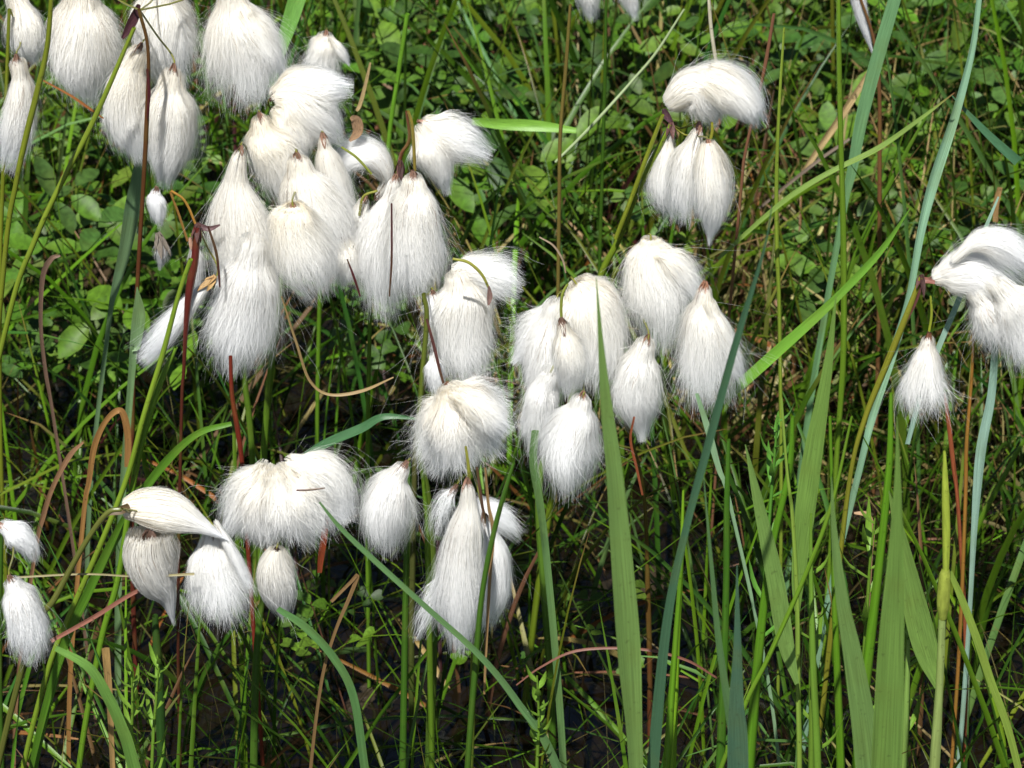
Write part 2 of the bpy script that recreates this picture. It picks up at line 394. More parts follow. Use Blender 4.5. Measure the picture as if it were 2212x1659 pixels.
def cotton_plant(label, stem, Ys, scol, plumes, group=None, node=True, scol2=None, pedcol=None, pedicels=(), bracts=(), stem_Y1=None, stems_mat=None):
    C3, R = trace(stem, Ys, stem_Y1); base = C3[-1]
    root = empty('cotton_grass', (base[0], base[1], 0.0), label, 'cotton grass', group or 'cotton grass plants with white plumes')
    mb = MB(); tube_geo(mb, C3[::-1], R[::-1], scol2 or scol, col2=scol); mb.build('stem', stems_mat or M_STEM, root)
    top = C3[0]
    if node:
        mb = MB(); bract_geo(mb, top, np.array([0, -.2, -1.0]), 0.0075, 5, (0.07, 0.03, 0.025)); mb.build('bract', M_BRACT, root)
    for pl in plumes:
        o = pl.get('o', {}); lobes = pl['l']; dY = pl.get('Y', 0.0)
        yy = Yh(sum(q[1] for q in lobes[0]) / len(lobes[0])) + dY if 'abs' not in pl else pl['abs']
        mb = MB(); first = None
        for j, lb in enumerate(lobes):
            p, d, wv = lobe_hairs(mb, lb, yy - 0.004 * j, o)
            if first is None: first = (p, d)
        ob = mb.build('plume', M_HAIR, root, smooth=False)
        if pl.get('bract', True):
            b2 = MB(); bract_geo(b2, first[0], first[1], pl.get('bs', 0.0055), 5, pl.get('bc', (0.16, 0.09, 0.06))); bo = b2.build('bract', M_BRACT, root)
            bo.parent = ob
        if pl.get('ped', True):
            a = top; b = first[0]; mid = a * .25 + b * .75 + FWD * .022 - first[1] * .002
            c = crom([a + FWD * .004, a * .6 + b * .4 + FWD * .022, mid, b + FWD * .003 - first[1] * .002, b + first[1] * .004], 12)
            mb = MB(); tube_geo(mb, c, np.full(12, .00045), pedcol or (0.2, 0.2, 0.03), 6); mb.build('pedicel', M_STEM, root)
    for pts, y, c in pedicels:
        Cp, Rp = trace(pts, y, ext=False); mb = MB(); tube_geo(mb, Cp, Rp, c, 6); mb.build('pedicel', M_STEM, root)
    for pts, y, c in bracts:
        Cp, Rp = trace(pts, y, ext=False); T = unit(Cp[-1] - Cp[0]); mb = MB()
        blade_geo(mb, Cp, Rp, c, unit(np.cross(T, CAM - Cp[0])), .5); mb.build('bract', M_BRACT, root)
    return root

P = lambda *l, **k: dict(l=list(l), **k)

# --- top left corner
cotton_plant('cotton grass at the upper left corner with five plumes round a dark red stem',
    [(300, 20, 4), (320, 110, 4), (317, 260, 5.5), (308, 430, 5), (300, 560, 5), (290, 760, 5), (285, 1000, 6)], Yh(150) - 0.03, (0.10, 0.05, 0.012),
    [P([(175, -50, 40), (178, 40, 70), (184, 130, 66), (192, 205, 34)], Y=.01),
     P([(350, -60, 40), (348, 20, 68), (358, 90, 66), (375, 165, 50)], o=dict(rag=.16)),
     P([(305, 95, 30), (278, 170, 44), (272, 250, 50), (292, 325, 36)], Y=.012, o=dict(cream=.75)),
     P([(375, 140, 30), (368, 220, 50), (370, 310, 52), (360, 385, 20)], Y=.016),
     P([(490, -50, 35), (508, 40, 62), (530, 120, 74), (548, 200, 66)], [(520, 10, 30), (560, 90, 38), (608, 150, 12)], Y=.01, o=dict(rag=.14))],
    scol2=(0.11, 0.02, 0.015), node=False, pedicels=[([(318, 150, 3), (322, 200, 4), (318, 255, 2)], Yh(150) - .032, MAROON)],
    bracts=[([(300, 10, 4), (292, 34, 10), (278, 62, 9), (264, 84, 3)], Yh(60) - .03, (0.05, 0.015, 0.02))])
cotton_plant('cotton grass cut by the left edge near the top, two plumes on an olive stem',
    [(20, 20, 4), (10, 300, 5), (0, 600, 5)], Yh(100) + .02, OLIVE,
    [P([(25, -30, 30), (50, 40, 48), (60, 90, 40), (72, 125, 18)], Y=.02, o=dict(rag=.2, dirt=.02)),
     P([(35, 120, 25), (46, 190, 32), (38, 270, 38), (22, 350, 28)], Y=.02, o=dict(dirt=.02))], node=False)
cotton_plant('small lone plume behind the big upper cluster, half hidden by it',
    [(706, 66, 3), (715, 150, 4), (700, 400, 5)], Yh(110) + .08, GREEN,
    [P([(705, 68, 12), (702, 95, 34), (697, 130, 38), (690, 165, 30)], [(710, 75, 8), (735, 110, 14), (752, 138, 5)], Y=.07)], node=False)

# --- big cluster
cotton_plant('largest cotton grass cluster at left, upper heads creamy, on a thick green stem',
    [(640, 330, 4), (620, 500, 5), (598, 690, 7), (585, 800, 7.5), (570, 980, 8), (560, 1300, 8)], Yh(350) + .03, (0.10, 0.19, 0.015),
    [P([(585, 215, 28), (630, 185, 42), (695, 190, 44), (752, 192, 24)], [(590, 210, 34), (630, 215, 58), (680, 255, 62), (735, 305, 14)], [(590, 230, 25), (620, 260, 50), (650, 300, 36), (665, 335, 12)], Y=-.012, o=dict(cream=.75)),
     P([(640, 330, 18), (655, 395, 55), (695, 480, 62), (750, 580, 32)], Y=.0, o=dict(cream=.6)),
     P([(632, 440, 34), (634, 452, 44), (638, 490, 54), (665, 560, 60), (688, 630, 34)], Y=-.022, o=dict(cream=1.0)),
     P([(697, 290, 8), (706, 340, 24), (728, 420, 34), (748, 520, 24)], Y=.012, bs=.007),
     P([(735, 510, 30), (748, 560, 34), (745, 612, 20)], Y=.02, o=dict(rag=.18))], node=False)
cotton_plant('cotton grass with three long plumes at the left side of the largest cluster',
    [(530, 330, 4), (530, 560, 5), (526, 780, 6.5), (538, 900, 7), (545, 1000, 7), (552, 1300, 7)], Yh(450) + .03, (0.09, 0.17, 0.015),
    [P([(560, 245, 22), (572, 300, 50), (598, 355, 54), (618, 425, 32)], Y=-.005, o=dict(cream=.95)),
     P([(520, 315, 14), (508, 400, 42), (518, 500, 62), (538, 580, 60), (550, 650, 40)], Y=-.008, o=dict(cream=.55, fuzz=2.5, rag=.14)),
     P([(550, 500, 40), (537, 600, 60), (522, 700, 66), (508, 785, 42)], Y=.004, o=dict(cream=.3, fuzz=2, rag=.16), bract=False, ped=False)], node=False)
# --- middle upper cluster
cotton_plant('cotton grass with a wind-swept plume over a flat-ended one, brown bent pedicels above',
    [(865, 352, 6), (872, 430, 4), (885, 640, 6), (918, 760, 6), (905, 900, 6), (896, 1000, 6), (890, 1300, 7)], Yh(360) - .012, (0.10, 0.05, 0.03),
    [P([(905, 262, 22), (945, 280, 44), (995, 303, 42), (1052, 332, 24)], [(900, 268, 22), (925, 310, 46), (948, 360, 34), (962, 408, 12)], Y=.012, o=dict(cream=.6, rag=.2), ped=False),
     P([(892, 372, 10), (895, 430, 54), (895, 530, 62), (906, 635, 52)], Y=-.012, o=dict(cream=.55, rag=.08), ped=False, bs=.007),
     P([(855, 378, 12), (842, 450, 38), (822, 550, 60), (822, 655, 44)], Y=.012, o=dict(cream=.35, rag=.16), ped=False)],
    scol2=(0.06, 0.09, 0.015),
    pedicels=[([(878, 240, 3), (884, 300, 4), (868, 330, 4), (862, 352, 4)], Yh(300) - .02, (0.13, 0.05, 0.02)),
              ([(882, 240, 3.5), (890, 270, 4), (894, 320, 4), (896, 372, 3.5)], Yh(300) - .024, (0.22, 0.17, 0.03)),
              ([(846, 440, 2), (846, 560, 2.5), (841, 640, 1.5)], Yh(560) - .03, MAROON),
              ([(750, 560, 1.5), (765, 600, 3), (778, 640, 2)], Yh(560) - .03, MAROON)])
cotton_plant('cotton grass with curled woolly plumes tucked between the largest cluster and its right neighbour',
    [(792, 440, 3), (800, 600, 4), (795, 900, 5)], Yh(400) + .04, GREEN,
    [P([(812, 430, 10), (835, 385, 22), (800, 335, 34), (750, 345, 30), (735, 385, 20)], Y=.03, o=dict(rag=.2, fuzz=3, dirt=.03, cream=.4), ped=False),
     P([(790, 425, 12), (780, 465, 28), (785, 520, 34), (790, 570, 30)], Y=.03, o=dict(rag=.2, dirt=.05, cream=.4))], node=True,
    pedicels=[([(738, 318, 2.5), (770, 340, 3), (802, 375, 3)], Yh(350) + .0, (0.2, 0.24, 0.03)),
              ([(815, 412, 3), (785, 425, 3), (776, 465, 3)], Yh(420) + .01, (0.2, 0.2, 0.03))])
# --- centre column
cotton_plant('cotton grass in the centre with a long drooping plume above a wide ragged fan',
    [(915, 635, 5), (922, 690, 6), (910, 840, 6), (905, 960, 6), (925, 1090, 9), (936, 1300, 10), (928, 1660, 11)], Yh(800) + .012, (0.12, 0.14, 0.02),
    [P([(975, 592, 28), (1012, 584, 38), (1065, 596, 42), (1118, 618, 30)], [(985, 580, 30), (998, 640, 56), (1000, 730, 60), (1012, 815, 44)], Y=-.002, o=dict(cream=.5, fuzz=3, rag=.14), ped=False, bract=False),
     P([(935, 630, 14), (940, 660, 24), (950, 710, 22)], Y=.01, o=dict(cream=.2)),
     P([(966, 828, 26), (970, 880, 54), (955, 945, 60), (932, 1000, 40)], [(966, 832, 30), (1015, 858, 48), (1085, 885, 34)], [(968, 832, 34), (1015, 900, 56), (1058, 972, 40)],
       [(962, 835, 34), (980, 910, 64), (992, 985, 50)],
       [(972, 838, 32), (1040, 880, 44), (1088, 925, 26)], Y=-.02, o=dict(cream=.75, rag=.3, fuzz=3, locks=46, pinch=.2, round=0), ped=False),
     P([(935, 760, 12), (940, 800, 22), (945, 850, 22)], Y=.0, o=dict(cream=.2), ped=False, bract=False)],
    scol2=(0.045, 0.12, 0.012), node=False,
    pedicels=[([(978, 559, 3), (1012, 567, 3.5), (1040, 592, 3.5), (1056, 622, 3)], Yh(590) - .03, (0.26, 0.26, 0.04)),
              ([(922, 690, 3), (938, 750, 4), (950, 800, 3.5), (960, 835, 3)], Yh(760) - .03, (0.10, 0.035, 0.03))],
    bracts=[([(1056, 618, 2), (1058, 640, 6), (1055, 660, 2)], Yh(640) - .034, (0.2, 0.12, 0.1))])
cotton_plant('single greyish white plume hanging left of the centre stems, on its own thin stem',
    [(884, 1000, 4), (880, 1100, 6), (876, 1300, 7), (870, 1660, 8)], Yh(1100) + .02, (0.05, 0.13, 0.012),
    [P([(878, 1000, 10), (850, 1045, 42), (833, 1110, 52), (836, 1185, 30)], Y=0, o=dict(fuzz=2, cream=.3, rag=.1), bs=.007)], node=False)
cotton_plant('cotton grass low in the centre with one long narrow plume in front of ragged ones',
    [(1006, 965, 3.5), (1012, 1030, 4), (1030, 1150, 4), (1024, 1400, 7), (1015, 1660, 8)], Yh(1150) + .015, (0.22, 0.2, 0.03),
    [P([(1010, 1035, 9), (1010, 1100, 30), (997, 1190, 42), (992, 1290, 45), (993, 1388, 24)], Y=-.02, o=dict(cream=.45, rag=.12), ped=False),
     P([(1045, 1110, 12), (1068, 1190, 28), (1070, 1270, 30), (1050, 1345, 18)], Y=.012, o=dict(cream=.15, fuzz=2)),
     P([(1020, 1070, 18), (1065, 1108, 30), (1118, 1155, 20)], Y=.02, o=dict(cream=.1, rag=.2, fuzz=2)),
     P([(985, 1050, 14), (960, 1090, 24), (940, 1160, 18)], Y=.0, o=dict(cream=.1, rag=.25, fuzz=6, dens=.22, core=0)),
     P([(960, 1230, 14), (935, 1300, 26), (905, 1370, 12)], Y=.01, o=dict(cream=.1, rag=.3, fuzz=6, dens=.18, core=0), ped=False, bract=False)],
    scol2=(0.045, 0.12, 0.012), node=False,
    pedicels=[([(1006, 965, 3), (1012, 1010, 4), (1014, 1060, 3.5), (1014, 1085, 3)], Yh(1050) - .04, (0.26, 0.26, 0.04)),
              ([(1030, 1010, 3), (1040, 1080, 3.5), (1048, 1130, 2)], Yh(1070) - .03, (0.1, 0.05, 0.03))])
# --- right of centre
cotton_plant('cotton grass with a small narrow plume hanging before its large ones, right of centre',
    [(1228, 612, 3), (1210, 760, 4), (1195, 940, 5), (1170, 1010, 8), (1165, 1120, 9), (1185, 1400, 9)], Yh(700) + .04, (0.14, 0.22, 0.03),
    [P([(1240, 606, 40), (1262, 640, 66), (1290, 730, 68), (1285, 820, 52)], Y=.0, o=dict(cream=.7, fuzz=1.5, rag=.12), bract=False),
     P([(1205, 640, 24), (1180, 690, 44), (1150, 740, 40), (1118, 775, 16)], [(1205, 640, 20), (1185, 720, 50), (1175, 800, 48), (1160, 870, 24)], Y=.012, o=dict(cream=.3, fuzz=4, rag=.25), bract=False),
     P([(1195, 790, 36), (1172, 850, 42), (1162, 910, 36), (1152, 970, 16)], Y=.02, o=dict(cream=.2, fuzz=4, rag=.2), bract=False),
     P([(1260, 848, 14), (1248, 900, 44), (1228, 970, 58), (1226, 1052, 38)], Y=.004, o=dict(cream=.25, rag=.14, fuzz=2)),
     P([(1213, 690, 9), (1222, 735, 32), (1232, 790, 38), (1228, 852, 14)], Y=-.03, o=dict(cream=.75, rag=.1), ped=False, bs=.007)],
    scol2=(0.06, 0.16, 0.012), node=False,
    pedicels=[([(1226, 614, 2.5), (1215, 635, 3.5), (1212, 665, 3.5), (1213, 692, 3.5)], Yh(650) - .045, (0.22, 0.26, 0.04))])
cotton_plant('cotton grass with three broad plumes just right of the tallest pale leaf',
    [(1345, 575, 8), (1325, 600, 5), (1318, 700, 5), (1350, 900, 5), (1390, 1060, 4), (1400, 1300, 6)], Yh(680) + .05, (0.10, 0.14, 0.012),
    [P([(1405, 512, 26), (1406, 528, 38), (1410, 570, 54), (1428, 640, 72), (1428, 735, 52)], [(1410, 540, 26), (1465, 580, 34), (1505, 640, 16)], Y=.0, o=dict(cream=.7, fuzz=2, rag=.14), bract=False),
     P([(1400, 725, 20), (1382, 790, 48), (1372, 860, 46), (1385, 935, 14)], Y=.014, o=dict(cream=.35, fuzz=2)),
     P([(1523, 612, 9), (1518, 680, 42), (1525, 760, 62), (1532, 850, 56)], [(1528, 640, 20), (1560, 730, 30), (1600, 820, 10)], Y=-.004, o=dict(cream=.55, fuzz=2, rag=.13), bs=.008, bc=(.2, .1, .06), ped=False)],
    bracts=[([(1378, 545, 3), (1355, 562, 6), (1336, 582, 3)], Yh(560), (0.02, 0.012, 0.01))], scol2=(0.12, 0.03, 0.015), node=False)
# --- top right
cotton_plant('cotton grass at the upper right, a cap-shaped woolly plume above three hanging ones',
    [(1450, 268, 5), (1410, 345, 7), (1370, 430, 7), (1335, 520, 7), (1300, 590, 7), (1270, 700, 8)], Yh(350) + .005, (0.13, 0.19, 0.012),
    [P([(1440, 228, 14), (1480, 205, 34), (1540, 180, 48), (1600, 205, 52), (1640, 258, 22)], [(1445, 226, 26), (1495, 190, 52), (1530, 225, 46), (1546, 262, 26)], [(1520, 165, 34), (1570, 190, 46), (1610, 225, 36), (1630, 262, 16)], Y=-.008, o=dict(cream=.6, rag=.1, silky=.2, locks=50), ped=False),
     P([(1447, 275, 9), (1438, 335, 28), (1436, 400, 36), (1455, 460, 26)], Y=.01, o=dict(cream=.5), ped=True),
     P([(1512, 272, 14), (1492, 335, 36), (1482, 400, 42), (1484, 465, 28)], Y=.0, o=dict(cream=.5)),
     P([(1530, 305, 12), (1535, 370, 44), (1540, 440, 38), (1533, 518, 6)], Y=-.014, o=dict(cream=.6, silky=.3, fuzz=2), bs=.007)],
    pedicels=[([(1432, 248, 4), (1400, 330, 5), (1365, 425, 5), (1330, 515, 5)], Yh(350) + .0, (0.17, 0.2, 0.015)),
              ([(1538, 265, 3), (1538, 285, 3.5), (1534, 305, 3.5)], Yh(280) - .012, (0.28, 0.27, 0.03))],
    bracts=[([(1434, 236, 5), (1440, 250, 8), (1452, 266, 4)], Yh(250) - .015, (0.07, 0.03, 0.04)), ([(1510, 262, 3), (1510, 275, 8), (1516, 290, 3)], Yh(275) - .02, (0.06, 0.03, 0.03))])
# --- right edge
cotton_plant('cotton grass at the right edge, woolly heads blown right and one small bell below',
    [(1990, 598, 5), (1955, 690, 7), (1910, 800, 7), (1870, 900, 6), (1840, 1010, 5), (1815, 1200, 6)], Yh(650) - .005, (0.2, 0.2, 0.02),
    [P([(2010, 602, 12), (2050, 592, 38), (2120, 590, 58), (2200, 640, 56)], [(2050, 570, 16), (2110, 525, 24), (2170, 530, 30), (2240, 580, 30)], [(2100, 620, 30), (2140, 680, 48), (2165, 750, 34)], [(2140, 600, 34), (2200, 680, 50), (2220, 780, 40)],
       Y=0, o=dict(cream=.4, rag=.16, fuzz=2), ped=False),
     P([(2007, 722, 9), (2000, 770, 32), (1994, 830, 48), (1994, 888, 44)], Y=-.01, o=dict(cream=.5, fuzz=3, rag=.12), ped=False, bc=(.1, .04, .02), bs=.007)],
    pedicels=[([(2012, 640, 3), (2010, 680, 3), (1998, 722, 3)][0:0] or [(2010, 640, 2.5), (2012, 680, 3), (2006, 722, 3)], Yh(680) - .0, (0.28, 0.32, 0.03))],
    bracts=[([(1994, 604, 4), (1975, 650, 7), (1955, 700, 2)], Yh(640) - .008, (0.09, 0.03, 0.025)), ([(2020, 610, 4), (1995, 606, 7), (1990, 630, 3)], Yh(620) - .012, (0.18, 0.07, 0.05))])
# --- lower left group
cotton_plant('low left cotton grass with silky damp plumes, one lying sideways across the others',
    [(262, 1100, 5), (230, 1110, 6), (180, 1180, 6), (120, 1290, 7), (60, 1400, 7)], Yh(1200) - .03, (0.10, 0.11, 0.02),
    [P([(266, 1100, 22), (310, 1098, 40), (370, 1108, 42), (432, 1134, 18), (480, 1160, 4)], Y=-.03, o=dict(cream=.85, silky=.9, rag=.03, fuzz=.2, hw=.00011, locks=40, dens=1.2), ped=False, bract=False),
     P([(322, 1150, 46), (324, 1195, 60), (340, 1250, 46), (362, 1292, 20), (373, 1338, 5)], Y=-.01, o=dict(cream=.6, silky=.9, rag=.03, fuzz=.2, tone=.85, hw=.00011, locks=40, dens=1.2), ped=True, bs=.012, bc=(.12, .07, .05)),  # tone greys the hair colour to stand for shade from the plume above
     P([(458, 1140, 22), (458, 1200, 50), (468, 1260, 64), (478, 1330, 58)], [(462, 1120, 10), (500, 1190, 14), (545, 1280, 10)], Y=.0, o=dict(cream=.3, rag=.1, fuzz=1.2))],
    bracts=[([(278, 1092, 6), (262, 1102, 9), (235, 1108, 6), (212, 1122, 2)], Yh(1100) - .04, (0.08, 0.05, 0.02))], node=False)
cotton_plant('lower left cotton grass with a wide double mop of plumes above a shaded grey one',
    [(590, 1150, 4), (575, 1250, 5), (555, 1400, 8), (548, 1660, 9)], Yh(1100) + .03, (0.05, 0.12, 0.012),
    [P([(580, 1000, 34), (555, 1040, 50), (525, 1090, 46), (500, 1140, 26)], [(582, 1000, 30), (575, 1060, 56), (572, 1110, 52), (570, 1150, 36)], Y=-.01, o=dict(cream=.6, rag=.32, fuzz=2.5, round=.02, pinch=.25), bract=False, ped=False),
     P([(610, 995, 30), (665, 1015, 54), (715, 1050, 48), (740, 1110, 30)], [(600, 1000, 30), (635, 1060, 56), (665, 1110, 56), (690, 1155, 34)], [(590, 1010, 30), (610, 1080, 50), (625, 1150, 36)], Y=-.016, o=dict(cream=.6, rag=.32, fuzz=2.5, round=.02, pinch=.25), bract=False, ped=False),
     P([(598, 1184, 16), (594, 1225, 44), (600, 1275, 42), (612, 1330, 16)], Y=.012, o=dict(cream=.6, silky=.8, tone=.88, hw=.0001, rag=.04), bc=(.05, .03, .02)),  # lowered tone puts the shadow of the mop into this plume's colour
     P([(560, 1110, 40), (568, 1150, 36), (572, 1180, 14)], Y=.015, o=dict(cream=.5, tone=.88, rag=.2), ped=False, bract=False)],  # shade under the mop painted into the hairs by a duller tone
    pedicels=[([(640, 1059, 2), (670, 1058, 2.5), (702, 1054, 1.5)], Yh(1060) - .045, MAROON)], node=False)
cotton_plant('cotton grass cut by the left edge low in the photo, two greyish plumes',
    [(5, 1120, 4), (0, 1300, 6), (0, 1500, 6)], Yh(1250) + .02, DARKG,
    [P([(-5, 1130, 20), (30, 1150, 34), (60, 1180, 24), (72, 1210, 12)], Y=.0, o=dict(cream=.1, rag=.2)),
     P([(20, 1245, 14), (40, 1290, 40), (60, 1350, 46), (68, 1410, 34)], Y=-.01, o=dict(cream=.2, rag=.14))], node=False)
cotton_plant('withered cotton grass on a dark red stem with small half-empty plumes',
    [(426, 488, 8), (421, 560, 9), (410, 620, 9), (402, 700, 6), (397, 800, 4), (392, 900, 4)], Yh(600) - .02, (0.13, 0.018, 0.015),
    [P([(338, 406, 10), (336, 428, 24), (342, 460, 18), (346, 486, 10)], Y=.0, o=dict(cream=.1, dirt=.04, rag=.12), ped=False),
     P([(342, 508, 5), (350, 545, 17), (346, 578, 5)], Y=.01, o=dict(cream=.4, dirt=.2, tone=.75, dens=.6), ped=False, bs=.009, bc=(.12, .1, .08)),
     P([(412, 515, 8), (424, 555, 17), (428, 600, 14), (424, 625, 8)], Y=.01, o=dict(cream=.3, tone=.85, dirt=.03)),
     P([(462, 600, 8), (430, 634, 18), (382, 688, 26), (312, 764, 28)], Y=.0, o=dict(cream=.35, rag=.28, fuzz=3, locks=16), bc=(.32, .2, .08), bs=.008)],
    pedicels=[([(370, 412, 3), (400, 435, 3), (424, 488, 3)], Yh(450) - .02, (0.36, 0.17, 0.03)),
              ([(368, 415, 3), (385, 460, 3), (405, 520, 3)], Yh(450) - .016, (0.25, 0.12, 0.03)),
              ([(450, 490, 2.5), (468, 550, 3.5), (475, 620, 2)], Yh(550) - .03, (0.07, 0.02, 0.02))],
    bracts=[([(425, 485, 6), (450, 494, 6), (475, 486, 2)], Yh(490) - .022, (0.08, 0.04, 0.04))], scol2=(0.06, 0.02, 0.01))
cotton_plant('tip of a single white plume pointing down at the top edge, right side',
    [(1850, -30, 3), (1895, 130, 4), (1900, 400, 5)], Yh(50) + .12, BROWN,
    [P([(1845, -50, 20), (1856, 10, 17), (1868, 60, 11), (1882, 105, 3)], Y=.12, o=dict(cream=.1, silky=.6))], node=False)
cotton_plant('cotton grass whose two plume tips just enter at the top edge above the centre',
    [(1310, -30, 3), (1306, 200, 4), (1300, 400, 4)], Yh(0) + .1, DARKG,
    [P([(1262, -70, 22), (1270, -20, 30), (1278, 36, 14)], Y=.1, o=dict(rag=.2)), P([(1345, -70, 22), (1355, -20, 26), (1366, 34, 12)], Y=.1, o=dict(rag=.2))], node=False)

# ------------------------------------------------------------------ tall leaves and stems, each its own thing
REEDS = 'tall pale reed leaves in the foreground'
def reed(label, pts, Y, col=BLUEG, **k): return lone_blade('reed_leaf', label, 'reed leaf', pts, Y, col, group=REEDS, **k)
reed('tallest wide pale leaf crossing in front of the plumes right of centre',
     [(1288, 600, 1), (1298, 740, 6), (1310, 880, 13), (1327, 1016, 18), (1345, 1230, 25), (1360, 1420, 27), (1374, 1660, 17)], -0.22, (0.18, 0.30, 0.075), twist=.15)
reed('long thin blue-green leaf leaning left out of the lower right leaves',
     [(1668, 440, 1), (1650, 540, 3), (1590, 740, 8), (1530, 960, 9), (1480, 1150, 8), (1440, 1350, 10), (1410, 1660, 13)], -0.2, (0.06, 0.14, 0.07))
reed('broad leaf rising right from the joint of a pale stem',
     [(1806, 640, 1), (1787, 800, 11), (1755, 990, 22), (1737, 1120, 22), (1724, 1250, 14), (1722, 1320, 6)], -0.1, (0.18, 0.31, 0.06), ext=False)
reed('leaf leaning left with its lower end joined to a pale stem',
     [(1610, 960, 1), (1637, 1080, 11), (1674, 1250, 19), (1698, 1390, 18), (1722, 1478, 5)], -0.11, (0.19, 0.32, 0.075), ext=False)
reed('widest pale upright leaf near the lower right corner',
     [(1938, 900, 1), (1939, 1050, 8), (1935, 1200, 17), (1925, 1400, 28), (1914, 1660, 33)], -0.24, (0.16, 0.28, 0.055), twist=.1)
reed('broad leaf leaning left from the jointed yellow stem',
     [(1920, 1060, 1), (1938, 1130, 11), (1972, 1290, 25), (2000, 1400, 27), (2026, 1484, 8)], -0.12, (0.185, 0.31, 0.065), ext=False)
reed('leaf widening downwards left of the widest upright leaf',
     [(1796, 1030, 1), (1802, 1150, 7), (1820, 1300, 14), (1848, 1450, 22), (1876, 1660, 28)], -0.2, (0.165, 0.28, 0.075))
reed('narrow short leaf with a dark blue tint at the bottom edge',
     [(1592, 1220, 1), (1593, 1400, 9), (1591, 1520, 16), (1594, 1660, 23)], -0.22, (0.07, 0.15, 0.085))
reed('very thin leaf running down into the dark blue tinted one',
     [(1520, 1030, 1), (1535, 1200, 4), (1552, 1380, 7), (1575, 1540, 9), (1590, 1660, 10)], -0.2, (0.10, 0.2, 0.07))
lone_blade('grass_blade', 'wide green blade pair behind the top left plumes', 'grass blade', [(650, -30, 20), (625, 50, 17), (598, 130, 13), (588, 190, 8)], .3, (0.12, 0.27, 0.05), Y1=.28, ext=False, mat=M_GRASS)
lone_blade('grass_blade', 'glossy silvery blade running down the upper right of the photo', 'grass blade',
     [(2116, -10, 6), (2100, 110, 7), (2062, 255, 10), (2018, 390, 12), (1990, 500, 9), (1964, 640, 7), (1930, 760, 9), (1885, 900, 8), (1860, 1000, 7)], .12, (0.22, 0.38, 0.24), Y1=.08, fold=.7, mat=M_GRASS)
lone_blade('grass_blade', 'wide blue-green blade left of the glossy silvery one', 'grass blade',
     [(1935, -10, 14), (1900, 110, 15), (1865, 240, 14), (1842, 360, 11), (1815, 490, 7)], .2, (0.15, 0.3, 0.13), Y1=.2, fold=.4, mat=M_GRASS)
lone_blade('grass_blade', 'long green blade slanting up right behind the leaf tips', 'grass blade',
     [(1966, 450, 1), (1900, 545, 7), (1800, 650, 9), (1694, 746, 12), (1600, 830, 12), (1520, 900, 8)], .04, (0.13, 0.29, 0.03), ext=False, mat=M_GRASS)
lone_blade('grass_blade', 'long thin blade slanting from the glossy blade to the upper right plumes', 'grass blade',
     [(2062, 200, 1), (1990, 255, 4), (1900, 318, 6), (1800, 368, 6), (1720, 415, 6), (1650, 470, 5), (1550, 560, 4)], .1, (0.16, 0.25, 0.05), ext=False, mat=M_GRASS, tip=BROWN)
lone_blade('grass_blade', 'dark blue-green blade entering from the right edge', 'grass blade', [(2055, 205, 1), (2110, 265, 7), (2150, 305, 9), (2200, 350, 11)], .12, (0.06, 0.15, 0.07), ext=False, mat=M_GRASS)
lone_blade('grass_blade', 'pale blue stalk passing behind the right edge plumes', 'grass blade', [(2157, 425, 2), (2120, 515, 5), (2072, 645, 6), (2030, 745, 6), (1990, 850, 6), (1960, 960, 5)], .06, SILVER, mat=M_GRASS, ext=False)
lone_blade('grass_blade', 'silvery blade below the right edge plumes', 'grass blade', [(2152, 700, 6), (2142, 850, 9), (2118, 980, 11), (2104, 1150, 7), (2096, 1300, 5)], .04, SILVER, mat=M_GRASS, fold=.6)
lone_blade('grass_blade', 'grey-green matte blade left of the withered cotton grass', 'grass blade', [(302, 300, 4), (296, 380, 12), (288, 440, 18), (270, 540, 14), (250, 620, 9), (235, 700, 5)], .16, GREY, mat=M_REED)
lone_blade('grass_blade', 'short pale blade beside the feathery withered plume', 'grass blade', [(296, 620, 1), (300, 680, 14), (292, 745, 12), (285, 800, 8)], .1, (0.2, 0.33, 0.14), mat=M_REED)
lone_blade('grass_blade', 'long arching blue-green blade across the bottom centre', 'grass blade',
     [(690, 1085, 2), (740, 1145, 5), (830, 1230, 6), (930, 1320, 6), (1040, 1420, 7), (1120, 1520, 8), (1200, 1650, 10)], -.15, (0.10, 0.2, 0.07), mat=M_GRASS)
lone_blade('grass_blade', 'curved blade bending down right below the shaded grey plume', 'grass blade', [(600, 1315, 6), (660, 1355, 9), (720, 1420, 9), (762, 1500, 9), (785, 1640, 9)], -.1, (0.09, 0.2, 0.06), mat=M_GRASS)
lone_blade('grass_blade', 'arching blade crossing behind the lower left stems', 'grass blade', [(500, 915, 5), (430, 935, 7), (370, 985, 9), (310, 1060, 10), (250, 1160, 11), (190, 1280, 10), (130, 1420, 10)], -.02, (0.08, 0.19, 0.015), mat=M_GRASS)
lone_blade('grass_blade', 'green blade in the lower left corner curving to the bottom edge', 'grass blade', [(120, 1400, 6), (190, 1440, 10), (230, 1500, 12), (262, 1570, 13), (290, 1660, 14)], -.16, (0.13, 0.26, 0.05), mat=M_GRASS)
lone_blade('grass_blade', 'flat green blade lying level at the right of the wind-swept plume', 'grass blade', [(1020, 262, 8), (1080, 268, 12), (1160, 272, 12), (1245, 282, 6)], .3, (0.16, 0.33, 0.04), ext=False, mat=M_GRASS)
lone_blade('grass_blade', 'dark blade slanting down left behind the mop of plumes', 'grass blade', [(905, 905, 2), (830, 900, 7), (780, 925, 10), (700, 960, 10), (640, 1000, 8)], .02, (0.05, 0.13, 0.05), ext=False, mat=M_GRASS)
lone_blade('grass_blade', 'blade standing upright below the four large plumes', 'grass blade', [(1156, 930, 8), (1152, 1000, 9), (1165, 1080, 9), (1180, 1200, 8)], .0, (0.13, 0.24, 0.08), mat=M_GRASS)
